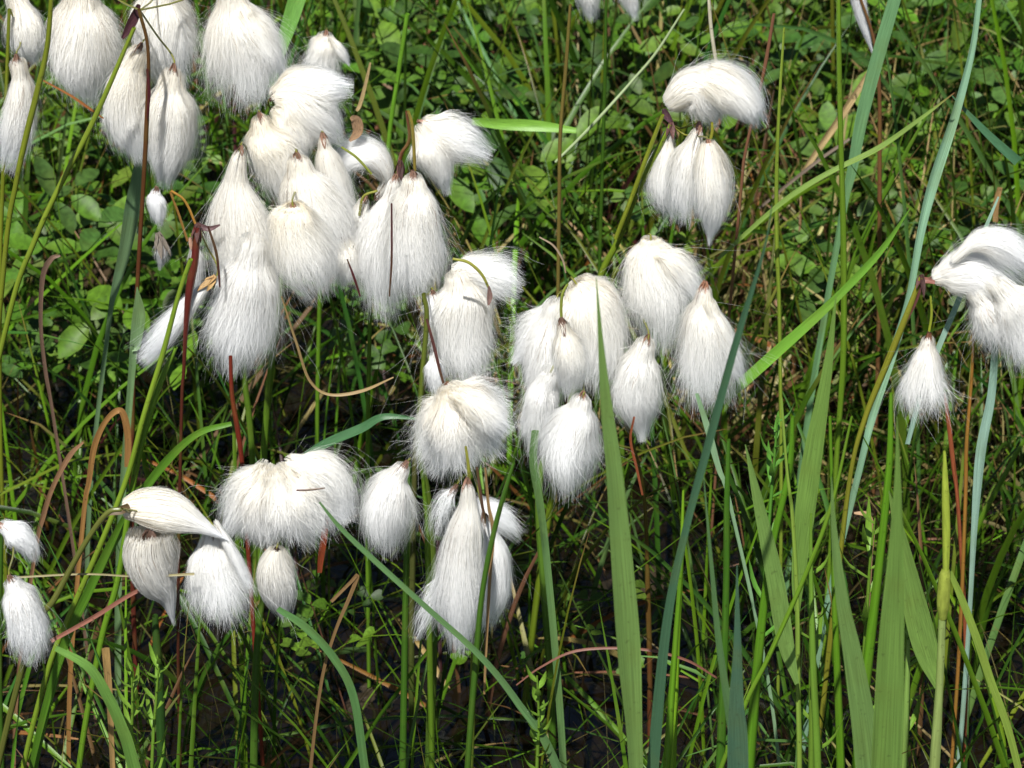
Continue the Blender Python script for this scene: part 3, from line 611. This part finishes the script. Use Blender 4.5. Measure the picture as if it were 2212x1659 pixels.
lone_blade('grass_blade', 'pale green blade bending left of the stem under the three broad plumes', 'grass blade', [(1505, 850, 4), (1530, 930, 7), (1552, 1010, 6), (1580, 1100, 4)], .0, (0.25, 0.4, 0.22), mat=M_GRASS)
lone_blade('grass_blade', 'narrow blade leaning left at the lower right corner with a brown foot', 'grass blade', [(2052, 1235, 5), (2080, 1300, 8), (2110, 1380, 9), (2140, 1470, 9), (2190, 1620, 8)][::-1][::-1], -.1, (0.22, 0.32, 0.05), mat=M_GRASS)

STG = 'plain stems among the grass'
def stem(label, pts, Y, col, **k):
    pts = [(x, y, w_ * .86) for x, y, w_ in pts]
    return lone_stem('plant_stem', label, 'stem', pts, Y, col, group=STG, **k)
stem('pale jointed stem carrying the leaf that leans left', [(1688, 860, 3), (1700, 1016, 4), (1712, 1120, 5), (1722, 1310, 6), (1724, 1480, 6.5), (1727, 1660, 7)], -.1, (0.22, 0.34, 0.05))
def jointed():
    Y = -.12
    base, _ = trace([(2036, 1340, 9), (2018, 1660, 12)], Y)
    r = empty('jointed_stem', (base[-1][0], Y, 0), 'thick yellow-green stem with a swollen dark-marked joint near the lower right corner', 'stem', STG)
    for nm, pts, col, ext in (('stem', [(2035, 1330, 8), (2033, 1400, 8.5), (2028, 1500, 9), (2018, 1660, 12)], (0.26, 0.34, 0.1), True),
                              ('node', [(2043, 1228, 8), (2040, 1250, 13), (2037, 1300, 14.5), (2036, 1335, 9)], (0.28, 0.33, 0.05), False),
                              ('shoot', [(2040, 975, 3), (2042, 1060, 8), (2044, 1150, 9), (2043, 1232, 7)], (0.34, 0.42, 0.05), False)):
        C3, R = trace(pts, Y, ext=ext); mb = MB(); tube_geo(mb, C3, R, col); mb.build(nm, M_STEM, r)
jointed()
stem('thick green sheathed stem leaning right, crossed by a thinner one', [(1712, 900, 5), (1705, 1016, 8), (1665, 1200, 9), (1640, 1400, 12), (1618, 1660, 14)], -.07, (0.09, 0.22, 0.012))
stem('thick green stem left of the widest upright leaf', [(1925, 850, 5), (1920, 1016, 9), (1898, 1230, 11), (1878, 1400, 13), (1850, 1660, 13)], -.08, (0.10, 0.24, 0.012))
stem('green stem carrying narrow leaves between two broad leaves', [(1752, 1110, 3), (1752, 1250, 6), (1757, 1450, 9), (1766, 1660, 10)], -.11, (0.14, 0.27, 0.03))
stem('green stem directly behind the leaf that widens downwards', [(1793, 900, 4), (1797, 1060, 5), (1803, 1300, 8), (1816, 1660, 11)], -.05, (0.10, 0.23, 0.012))
stem('left one of the bright green stem pair beside the tallest wide leaf', [(1478, 1150, 3), (1462, 1350, 7), (1440, 1660, 10)], -.12, (0.11, 0.25, 0.012))
stem('right one of the bright green stem pair beside the tallest wide leaf', [(1476, 1060, 3), (1472, 1200, 6), (1462, 1400, 8), (1452, 1660, 10)], -.1, (0.17, 0.33, 0.015))
stem('dark green straight stem above the dark blue tinted leaf', [(1574, 950, 5), (1570, 1100, 8), (1568, 1300, 9), (1556, 1660, 12)], -.08, (0.05, 0.14, 0.012))
stem('thin green stem slanting across the sheathed stem', [(1840, 900, 3), (1798, 1085, 5), (1745, 1230, 6), (1660, 1420, 6), (1595, 1560, 6)], -.13, (0.12, 0.23, 0.015))
stem('short pale green stem right of the widest upright leaf', [(1962, 1380, 4), (1960, 1460, 7), (1952, 1660, 8)], -.1, (0.2, 0.33, 0.07))
stem('olive stem along the left edge above', [(112, -20, 6), (102, 100, 7), (80, 200, 8), (55, 300, 8), (34, 400, 7), (10, 560, 7)], Yh(200) - .05, OLIVE)
stem('olive stem slanting down left under the top left plumes', [(290, 60, 5), (200, 265, 7), (130, 400, 7), (75, 520, 7), (20, 680, 7)], Yh(300) - .0, (0.17, 0.23, 0.02))
stem('long olive stem crossing the withered cotton grass', [(412, 560, 6), (385, 640, 6), (350, 770, 7), (310, 900, 7), (275, 1030, 7), (220, 1170, 7), (150, 1330, 7), (100, 1460, 7)], Yh(800) - .035, (0.17, 0.26, 0.02))
stem('bright green stem beside the long olive one', [(380, 750, 5), (345, 830, 8), (310, 940, 9), (285, 1060, 8), (255, 1250, 8), (215, 1400, 8)], Yh(900) - .01, (0.12, 0.24, 0.015))
stem('red stem rising into the bottom of the largest cluster', [(498, 770, 5), (501, 850, 6), (512, 920, 7), (522, 990, 6), (530, 1100, 6)], .0, RED)
stem('slim green stem with a brown band right of the upper right plumes', [(1811, -20, 6), (1813, 160, 7), (1817, 330, 7), (1822, 520, 8), (1822, 760, 8), (1810, 950, 7)], .1, (0.12, 0.22, 0.015))
stem('thin yellowish stem close right of the cap-shaped plume', [(1694, 60, 3), (1685, 200, 4), (1678, 360, 5), (1678, 520, 6), (1684, 700, 5)], .12, (0.2, 0.28, 0.03))
stem('brown stem between the cap-shaped plume and the yellowish stem', [(1672, 30, 4), (1655, 130, 5), (1640, 200, 4), (1610, 330, 4), (1600, 420, 4)], .2, (0.2, 0.09, 0.05))
stem('dark green stem passing before the long narrow plume', [(1110, 1000, 4), (1085, 1080, 6), (1060, 1180, 7), (1042, 1280, 7), (1030, 1400, 8), (1010, 1660, 8)], Yh(1250) - .05, (0.05, 0.12, 0.012))
stem('green stem left of the narrow plume that hangs first', [(880, 30, 6), (862, 150, 6), (845, 260, 6), (838, 330, 6)], .3, (0.12, 0.27, 0.02), ext=False)
stem('thin pale stem slanting up to the top edge left of the cap-shaped plume', [(1478, 20, 2.5), (1420, 110, 3.5), (1370, 170, 3.5), (1280, 270, 4), (1200, 350, 3)], .25, (0.34, 0.42, 0.22), ext=False)
stem('brownish stem halfway between wind-swept and cap-shaped plumes', [(1232, 10, 4), (1222, 150, 5), (1210, 300, 5), (1208, 440, 5)], .2, (0.16, 0.12, 0.03))
stem('white stalk ending behind the top of the cap-shaped plume', [(1530, -20, 4), (1536, 60, 5), (1546, 130, 5)], .18, (0.55, 0.5, 0.36), ext=False)
stem('orange-brown stem below the right edge bell plume', [(2105, 640, 3), (2100, 800, 4), (2088, 960, 5), (2085, 1100, 5)], .05, (0.32, 0.15, 0.03))
stem('reddish stalk behind the right edge bell plume', [(2040, 850, 3), (2050, 920, 6), (2060, 1010, 6), (2070, 1100, 5)], .06, (0.3, 0.08, 0.03), mat=M_DEAD)
stem('green stem right of the withered plumes under the ragged fan', [(910, 990, 4), (920, 1100, 7), (925, 1230, 8), (930, 1500, 8)], -.03, (0.09, 0.17, 0.012))
stem('dark green stem under the smooth lower left plumes', [(335, 1330, 8), (340, 1420, 12), (345, 1500, 13), (350, 1660, 12)], -.04, (0.025, 0.07, 0.012))

DD = 'withered blades and stalks among the grass'
def dead(label, pts, Y, col, **k):
    pts = [(x, y, w_ * .72) for x, y, w_ in pts]; col = tuple(c * .8 for c in col)
    return lone_blade('withered_blade', label, 'withered blade', pts, Y, col, group=DD, mat=M_DEAD, **k)
dead('straw stalk lying slanted right of the upper right plumes', [(1900, 118, 6), (1860, 185, 9), (1815, 255, 11), (1770, 320, 10), (1735, 372, 7)], .35, TAN, ext=False, fold=.6)
dead('grey-brown stalk crossing under the straw one', [(1835, 300, 4), (1770, 345, 5), (1700, 400, 5), (1640, 450, 4)], .34, (0.2, 0.15, 0.11), ext=False)
dead('orange arch of dead blade at the lower left', [(275, 1010, 9), (276, 940, 11), (262, 888, 10), (232, 905, 8), (205, 960, 9), (192, 1040, 8), (180, 1120, 7)], .02, (0.34, 0.17, 0.05))
dead('tan bent blade left of the orange arch', [(180, 955, 3), (150, 985, 8), (115, 1050, 7), (95, 1110, 8), (75, 1200, 6)], .03, (0.3, 0.16, 0.08))
dead('pale straw blade standing at the bottom left', [(228, 1400, 12), (232, 1450, 11), (238, 1530, 10), (243, 1650, 8)], -.12, (0.45, 0.28, 0.1))
dead('pink-brown blade lying across the lower left corner', [(470, 1215, 3), (400, 1240, 6), (300, 1275, 6), (200, 1335, 7), (110, 1385, 6)], -.06, PINK, ext=False)
dead('thin dry stalk crossing at the left edge above the two greyish plumes', [(520, 1215, 2), (420, 1240, 4), (300, 1245, 3), (180, 1240, 3), (20, 1248, 3)][1:], -.1, (0.3, 0.26, 0.12), ext=False)
dead('brown bent stalk right of the shaded grey plume', [(715, 1300, 5), (755, 1260, 5), (772, 1244, 6), (755, 1290, 6), (722, 1370, 5), (695, 1470, 5), (672, 1650, 5)], -.09, (0.22, 0.13, 0.05))
dead('red-brown flat blade under the double mop of plumes', [(704, 1120, 8), (700, 1160, 10), (694, 1200, 10), (690, 1238, 7)], .0, (0.26, 0.05, 0.015), ext=False)
dead('curled brown blade arching under the largest cluster', [(608, 640, 2), (640, 740, 4), (668, 820, 4), (710, 852, 4), (780, 845, 5), (850, 815, 2)], .02, (0.32, 0.22, 0.09), ext=False)
dead('orange-brown stem crossing the shadow left of the centre', [(1395, 950, 3), (1370, 900, 3), (1362, 950, 4), (1375, 1010, 4), (1388, 1070, 3)][1:], .0, (0.3, 0.08, 0.03), ext=False)
dead('curled tan blade showing between the lower right leaves', [(1845, 1108, 3), (1872, 1112, 9), (1884, 1140, 8), (1882, 1180, 7), (1880, 1240, 4)], -.02, (0.4, 0.24, 0.12))
dead('long pinkish stalk arching behind the tallest wide leaf', [(1115, 1480, 2), (1170, 1440, 3), (1250, 1405, 4), (1380, 1402, 4), (1480, 1425, 4), (1550, 1465, 3)], -.12, (0.2, 0.08, 0.05), ext=False)
dead('tan stalk leaning left below the centre fan', [(1048, 1010, 3), (1055, 1090, 5), (1065, 1150, 6), (1058, 1250, 5), (1050, 1400, 4), (1046, 1500, 3)], -.13, (0.36, 0.22, 0.09), ext=False)
dead('rust stem at the upper left beside the plume tips', [(90, 172, 2), (150, 205, 3.5), (190, 232, 4), (224, 256, 2)], Yh(200) - .01, RUST, ext=False)
dead('brown drooping blade in the shade at the left edge', [(130, 552, 3), (110, 560, 8), (92, 600, 8), (88, 700, 6), (98, 800, 6), (115, 900, 5)], .1, (0.2, 0.12, 0.08))
dead('round pale brown dead leaf behind the largest cluster', [(758, 252, 6), (770, 262, 17), (772, 285, 15), (755, 305, 4)], .12, (0.36, 0.22, 0.12), ext=False)
dead('cream dry stalk above the round dead leaf', [(800, 135, 3), (790, 180, 5), (778, 225, 6), (770, 240, 4)], .25, TAN, ext=False)
dead('dry yellow stalk falling from the two plumes at the left edge', [(2160, 405, 8), (2152, 440, 9), (2150, 480, 8)], .3, (0.42, 0.25, 0.1), ext=False)
dead('curved dry tendril above the small narrow front plume', [(1165, 512, 2), (1195, 530, 3), (1215, 560, 3), (1222, 590, 2)], .05, (0.4, 0.3, 0.2), ext=False)

# ------------------------------------------------------------------ feathery marsh plants
def marsh_plant(label, pts, Y, lw=.0011, ll=.018, n=12, col=(0.13, 0.24, 0.025)):
    C3, R = trace(pts, Y); C3 = C3[::-1]; R = R[::-1]
    root = empty('marsh_plant', (C3[0][0], C3[0][1], 0), label, 'marsh plant', 'feathery marsh plants at the bottom')
    mb = MB(); tube_geo(mb, C3, R, col, 6); mb.build('stem', M_STEM, root)
    m = len(C3); k0 = int(m * .35)
    for i in range(n):
        q = k0 + (m - 2 - k0) * i / (n - 1); j = int(q); p = C3[j] + (C3[j + 1] - C3[j]) * (q - j)
        th = i * 2.4 + random.uniform(-.3, .3); L = ll * (1.1 - .6 * i / n) * random.uniform(.8, 1.2)
        o = np.array([math.cos(th), math.sin(th), 0])
        Q = crom([p, p + o * L * .35 + np.array([0, 0, L * .35]), p + o * L * .55 + np.array([0, 0, L * .95])], 6)
        mb = MB(); blade_geo(mb, Q, lw * np.array([.5, .9, 1, .9, .6, .05]), np.array(col) * random.uniform(.85, 1.15), unit(np.cross(o, [0, 0, 1.])), .3)
        mb.build('leaf', M_GRASS, root)
marsh_plant('feathery light green marsh plant with branching tips at the bottom left', [(284, 1440, 2), (286, 1520, 3), (284, 1660, 4)], -.14, n=16)
marsh_plant('second feathery marsh plant, taller, right of the branching one', [(345, 1425, 2), (338, 1500, 3), (328, 1660, 4)], -.14, n=16)
marsh_plant('small leafy spike below the cotton grass of four large plumes', [(1160, 1460, 2), (1164, 1560, 3), (1160, 1660, 4)], -.15, lw=.0015, ll=.014, n=18)
marsh_plant('leafy spike with narrow leaves between the leaning leaf and broad leaf', [(1750, 1105, 2), (1751, 1200, 4), (1754, 1400, 7)], -.09, lw=.0014, ll=.022, n=16)
marsh_plant('leafy spike curling beside the thick green stem', [(1890, 1120, 2), (1880, 1210, 3), (1872, 1330, 4)], -.07, lw=.0015, ll=.03, n=10)
marsh_plant('short leafy spike at the right of the widest upright leaf', [(1955, 1370, 2), (1962, 1460, 4), (1958, 1600, 5)], -.09, lw=.0013, ll=.018, n=12)
marsh_plant('thin leafy spike left of the long pale arching stalk', [(1680, 900, 2), (1672, 1000, 3), (1660, 1150, 4)], -.02, lw=.0013, ll=.02, n=14, col=(0.09, 0.24, 0.03))

# ------------------------------------------------------------------ meadow undergrowth (uncountable)
def grass_stuff(name, label, n, seed, xr, yr, lr, wr, cols, probs, lean=.35, droop=.9, mat=None, keep=.03, zbase=-.01, segs=9):
    r = np.random.default_rng(seed)
    x = r.uniform(*xr, n); y = r.uniform(*yr, n)
    ln = r.uniform(*lr, n); wd = r.uniform(*wr, n)
    # tufts: pull the roots together
    k = n // 14; tx = r.uniform(*xr, k); ty = r.uniform(*yr, k); ti = r.integers(0, k, n); m = r.uniform(0, 1, n) < .65
    x = np.where(m, tx[ti] + r.normal(0, .012, n), x); y = np.where(m, ty[ti] + r.normal(0, .012, n), y)
    az = r.uniform(0, 2 * np.pi, n); ln0 = np.abs(r.normal(0, lean, n)); dr = r.uniform(.1, droop, n) * np.where(r.uniform(0, 1, n) < .25, 1.8, 1)
    s = np.linspace(0, 1, segs)
    a = ln0[:, None] + dr[:, None] * s[None] ** 1.6                     # angle from upright
    a = np.minimum(a, 2.2)
    ds = ln[:, None] / (segs - 1)
    h = np.cumsum(np.sin(a) * ds, 1) - np.sin(a[:, :1]) * ds; z = np.cumsum(np.cos(a) * ds, 1) - np.cos(a[:, :1]) * ds
    C3 = np.stack([x[:, None] + h * np.cos(az)[:, None], y[:, None] + h * np.sin(az)[:, None], zbase + z], -1)
    px, py = project(C3)
    dark_zone = (y < .29) | ((x < -.06) & (x > -.42) & (y > .25) & (y < .47)) | ((x > .1) & (y < .34))  # fewer blades over dark water, and left of centre to stand for shade
    thin = dark_zone & (r.uniform(0, 1, n) < .5)
    bad = ((C3[..., 1] < Yh(py) + .035) & (py < 1480) & (py > -60)).any(1)
    ok = (~bad) | (r.uniform(0, 1, n) < keep)
    vis = ((px > -900) & (px < 3100) & (py > -150) & (py < 1850)).any(1) | (r.uniform(0, 1, n) < .25)
    ok &= vis & ~thin
    C3 = C3[ok]; wd = wd[ok]; n = len(C3)
    T = unit(np.gradient(C3, axis=1)); rv = unit(r.normal(size=(n, 1, 3)) * np.array([1, 1, .4]))
    S = unit(np.cross(T, rv)); Nn = np.cross(T, S)
    prof = np.sin(np.pi * np.clip(s * .8 + .2, 0, 1)) ** .6; prof[-1] = .03
    W = (wd[:, None] * prof[None])[..., None]
    V = np.stack([C3 - S * W, C3 + Nn * W * .35, C3 + S * W], 2)
    ci = r.choice(len(cols), n, p=probs); C = np.array(cols)[ci] * .57 * np.array([.96, 1.06, .85]) * r.uniform(.65, 1.35, (n, 1)) * r.uniform(.9, 1.1, (n, 3))
    tipk = (np.clip((s - .8) / .2, 0, 1)[None] * (r.uniform(0, 1, n) < .3)[:, None])[..., None]
    Cc = C[:, None] * (1 - tipk) + np.array([.25, .13, .05]) * tipk
    Cc = np.repeat(Cc[:, :, None], 3, 2)
    UV = np.stack(np.broadcast_arrays(np.array([0, .5, 1])[None, None] + r.uniform(0, 40, (n, 1, 1)), (s * 5)[None, :, None]), -1)
    i = np.arange(n * segs * 3).reshape(n, segs, 3)
    F = np.stack([i[:, :-1, :-1], i[:, :-1, 1:], i[:, 1:, 1:], i[:, 1:, :-1]], -1).reshape(-1, 4)
    mb = MB(); mb.add(V.reshape(-1, 3), F, Cc.reshape(-1, 3), UV.reshape(-1, 2))
    return tag(mb.build(name, mat or M_GRASS), label, 'grass', kind='stuff')

GCOLS = [GREEN, DARKG, BRIGHT, OLIVE, BLUEG, (0.06, 0.17, 0.03)]
grass_stuff('meadow_grass', 'dense mass of green grass blades filling the bog behind the plumes', 9700, 3, (-.7, .7), (-.3, 1.5), (.10, .27), (.0005, .0016),
            GCOLS, [.3, .24, .2, .06, .07, .13], lean=.45, droop=1.1)
grass_stuff('tall_grass', 'taller upright sedge blades scattered through the meadow', 1540, 4, (-.7, .7), (-.15, 1.4), (.2, .38), (.0008, .0021),
            GCOLS, [.25, .2, .2, .15, .12, .08], lean=.2, droop=.5)
grass_stuff('arching_grass', 'long arching grass blades crossing one another through the meadow', 2100, 14, (-.7, .7), (-.2, 1.4), (.16, .34), (.0006, .0016),
            GCOLS, [.25, .15, .3, .12, .08, .1], lean=.9, droop=1.3)
grass_stuff('fine_grass', 'very thin grass threads tangled low over the peat', 14500, 6, (-.66, .66), (-.2, 1.5), (.05, .16), (.00025, .0007),
            [(.05, .12, .01), (.08, .1, .01), BRIGHT, (.2, .15, .06)], [.4, .2, .25, .15], lean=.7, droop=1.2)
grass_stuff('dead_grass', 'brown and straw coloured dead grass lying among the green', 3800, 5, (-.7, .7), (-.25, 1.5), (.06, .2), (.0005, .0018),
            [BROWN, RUST, TAN, STRAW, MAROON, PINK], [.34, .18, .16, .16, .08, .08], lean=.9, droop=.8, mat=M_DEAD)

def leaf_outline(kind):
    if kind == 'clover':       # obcordate leaflet, notch at the tip
        return np.array([(0, 0), (.22, .22), (.40, .52), (.44, .80), (.30, .98), (0, .88), (-.30, .98), (-.44, .80), (-.40, .52), (-.22, .22)]), (0, .55)
    return np.array([(0, 0), (.14, .14), (.25, .35), (.27, .58), (.18, .82), (0, 1.0), (-.18, .82), (-.27, .58), (-.25, .35), (-.14, .14)]), (0, .5)

def leaf_cover(name, label, kind, n, seed, regions, size, zr, cols, per=3):
    r = np.random.default_rng(seed); out, mid = leaf_outline(kind); m = len(out)
    mb = MB(); stm = []
    tot = sum(q[4] for q in regions)
    for (x0, y0, x1, y1, wt) in regions:
        for _ in range(int(n * wt / tot)):
            z = r.uniform(*zr); p = ground_at(r.uniform(x0, x1), r.uniform(y0, y1), z)
            base = p; nrm = unit(np.array([r.normal(0, .35), r.normal(-.12, .35), 1.0]))
            a0 = r.uniform(0, 6.28); sz = r.uniform(*size); c = np.array(cols[r.integers(len(cols))]) * .5 * r.uniform(.7, 1.3) * r.uniform(.92, 1.08, 3)
            ex = unit(np.cross(nrm, [math.cos(a0), math.sin(a0), .1])); ey = np.cross(nrm, ex)
            for j in range(per):
                a = j * 2 * math.pi / per + r.normal(0, .18)
                u = ex * math.cos(a) + ey * math.sin(a); v = np.cross(nrm, u); s = sz * r.uniform(.85, 1.1); fold = r.uniform(.1, .5); cur = r.uniform(-.15, .3)
                V = [base + u * s * (q[1] * 1.0 + .04) + v * s * q[0] + nrm * s * (abs(q[0]) * fold - cur * q[1] ** 2 + .1 * q[1]) for q in out]
                C0 = [base + u * s * (t + .04) + nrm * s * (-cur * t * t + .1 * t) for t in (.25, .55, .8)]
                Vv = np.array(V + C0); k = m
                # tris as degenerate-free quads: fan around three midrib points
                R_ = [(0, 1, k, k), (1, 2, k + 1, k), (2, 3, k + 1, k + 1), (3, 4, k + 2, k + 1), (4, 5, k + 2, k + 2),
                      (5, 6, k + 2, k + 2), (6, 7, k + 1, k + 2), (7, 8, k + 1, k + 1), (8, 9, k, k + 1), (9, 0, k, k)]
                tris = []
                for q in R_:
                    if q[2] == q[3]: tris.append(q[:3])
                    else: tris += [(q[0], q[1], q[2]), (q[0], q[2], q[3])]
                UV = np.vstack([out, [(0, .25), (0, .55), (0, .8)]]) + r.uniform(0, 30)
                mb.add(Vv, tris, c * r.uniform(.9, 1.1), UV)
            stm.append((base, c))
    return tag(mb.build(name, M_LEAF), label, 'ground cover', kind='stuff')

LC = [(0.10, 0.24, 0.018), (0.14, 0.30, 0.02), (0.06, 0.15, 0.02), (0.16, 0.30, 0.03), (0.10, 0.21, 0.04)]
grass_stuff('straw_litter', 'tangle of straw coloured dead grass in the right part of the meadow', 1300, 15, (.08, .36), (.25, .75), (.06, .2), (.0004, .0014),
            [TAN, STRAW, BROWN, OLIVE, PINK], [.3, .25, .2, .15, .1], lean=1.1, droop=.6, mat=M_DEAD)
leaf_cover('clover_cover', 'carpet of three-part clover leaves in the upper background', 'clover', 1200, 8,
           [(700, -80, 2700, 330, 12.5), (-500, 100, 460, 800, 7.5), (1000, 330, 1500, 600, 1.5), (1700, 330, 2260, 640, 3), (560, 560, 860, 800, .7), (1000, 1150, 1400, 1500, .2), (600, 1250, 800, 1400, .25)],
           (.0045, .011), (.02, .11), LC)
leaf_cover('leafy_undergrowth', 'larger oval leaves of low herbs between the clover', 'oval', 450, 9,
           [(700, -80, 2260, 260, 10), (-50, 200, 450, 800, 3), (1000, 260, 1500, 500, 1), (1700, 260, 2260, 640, 2.5)],
           (.011, .026), (.04, .14), LC, per=2)
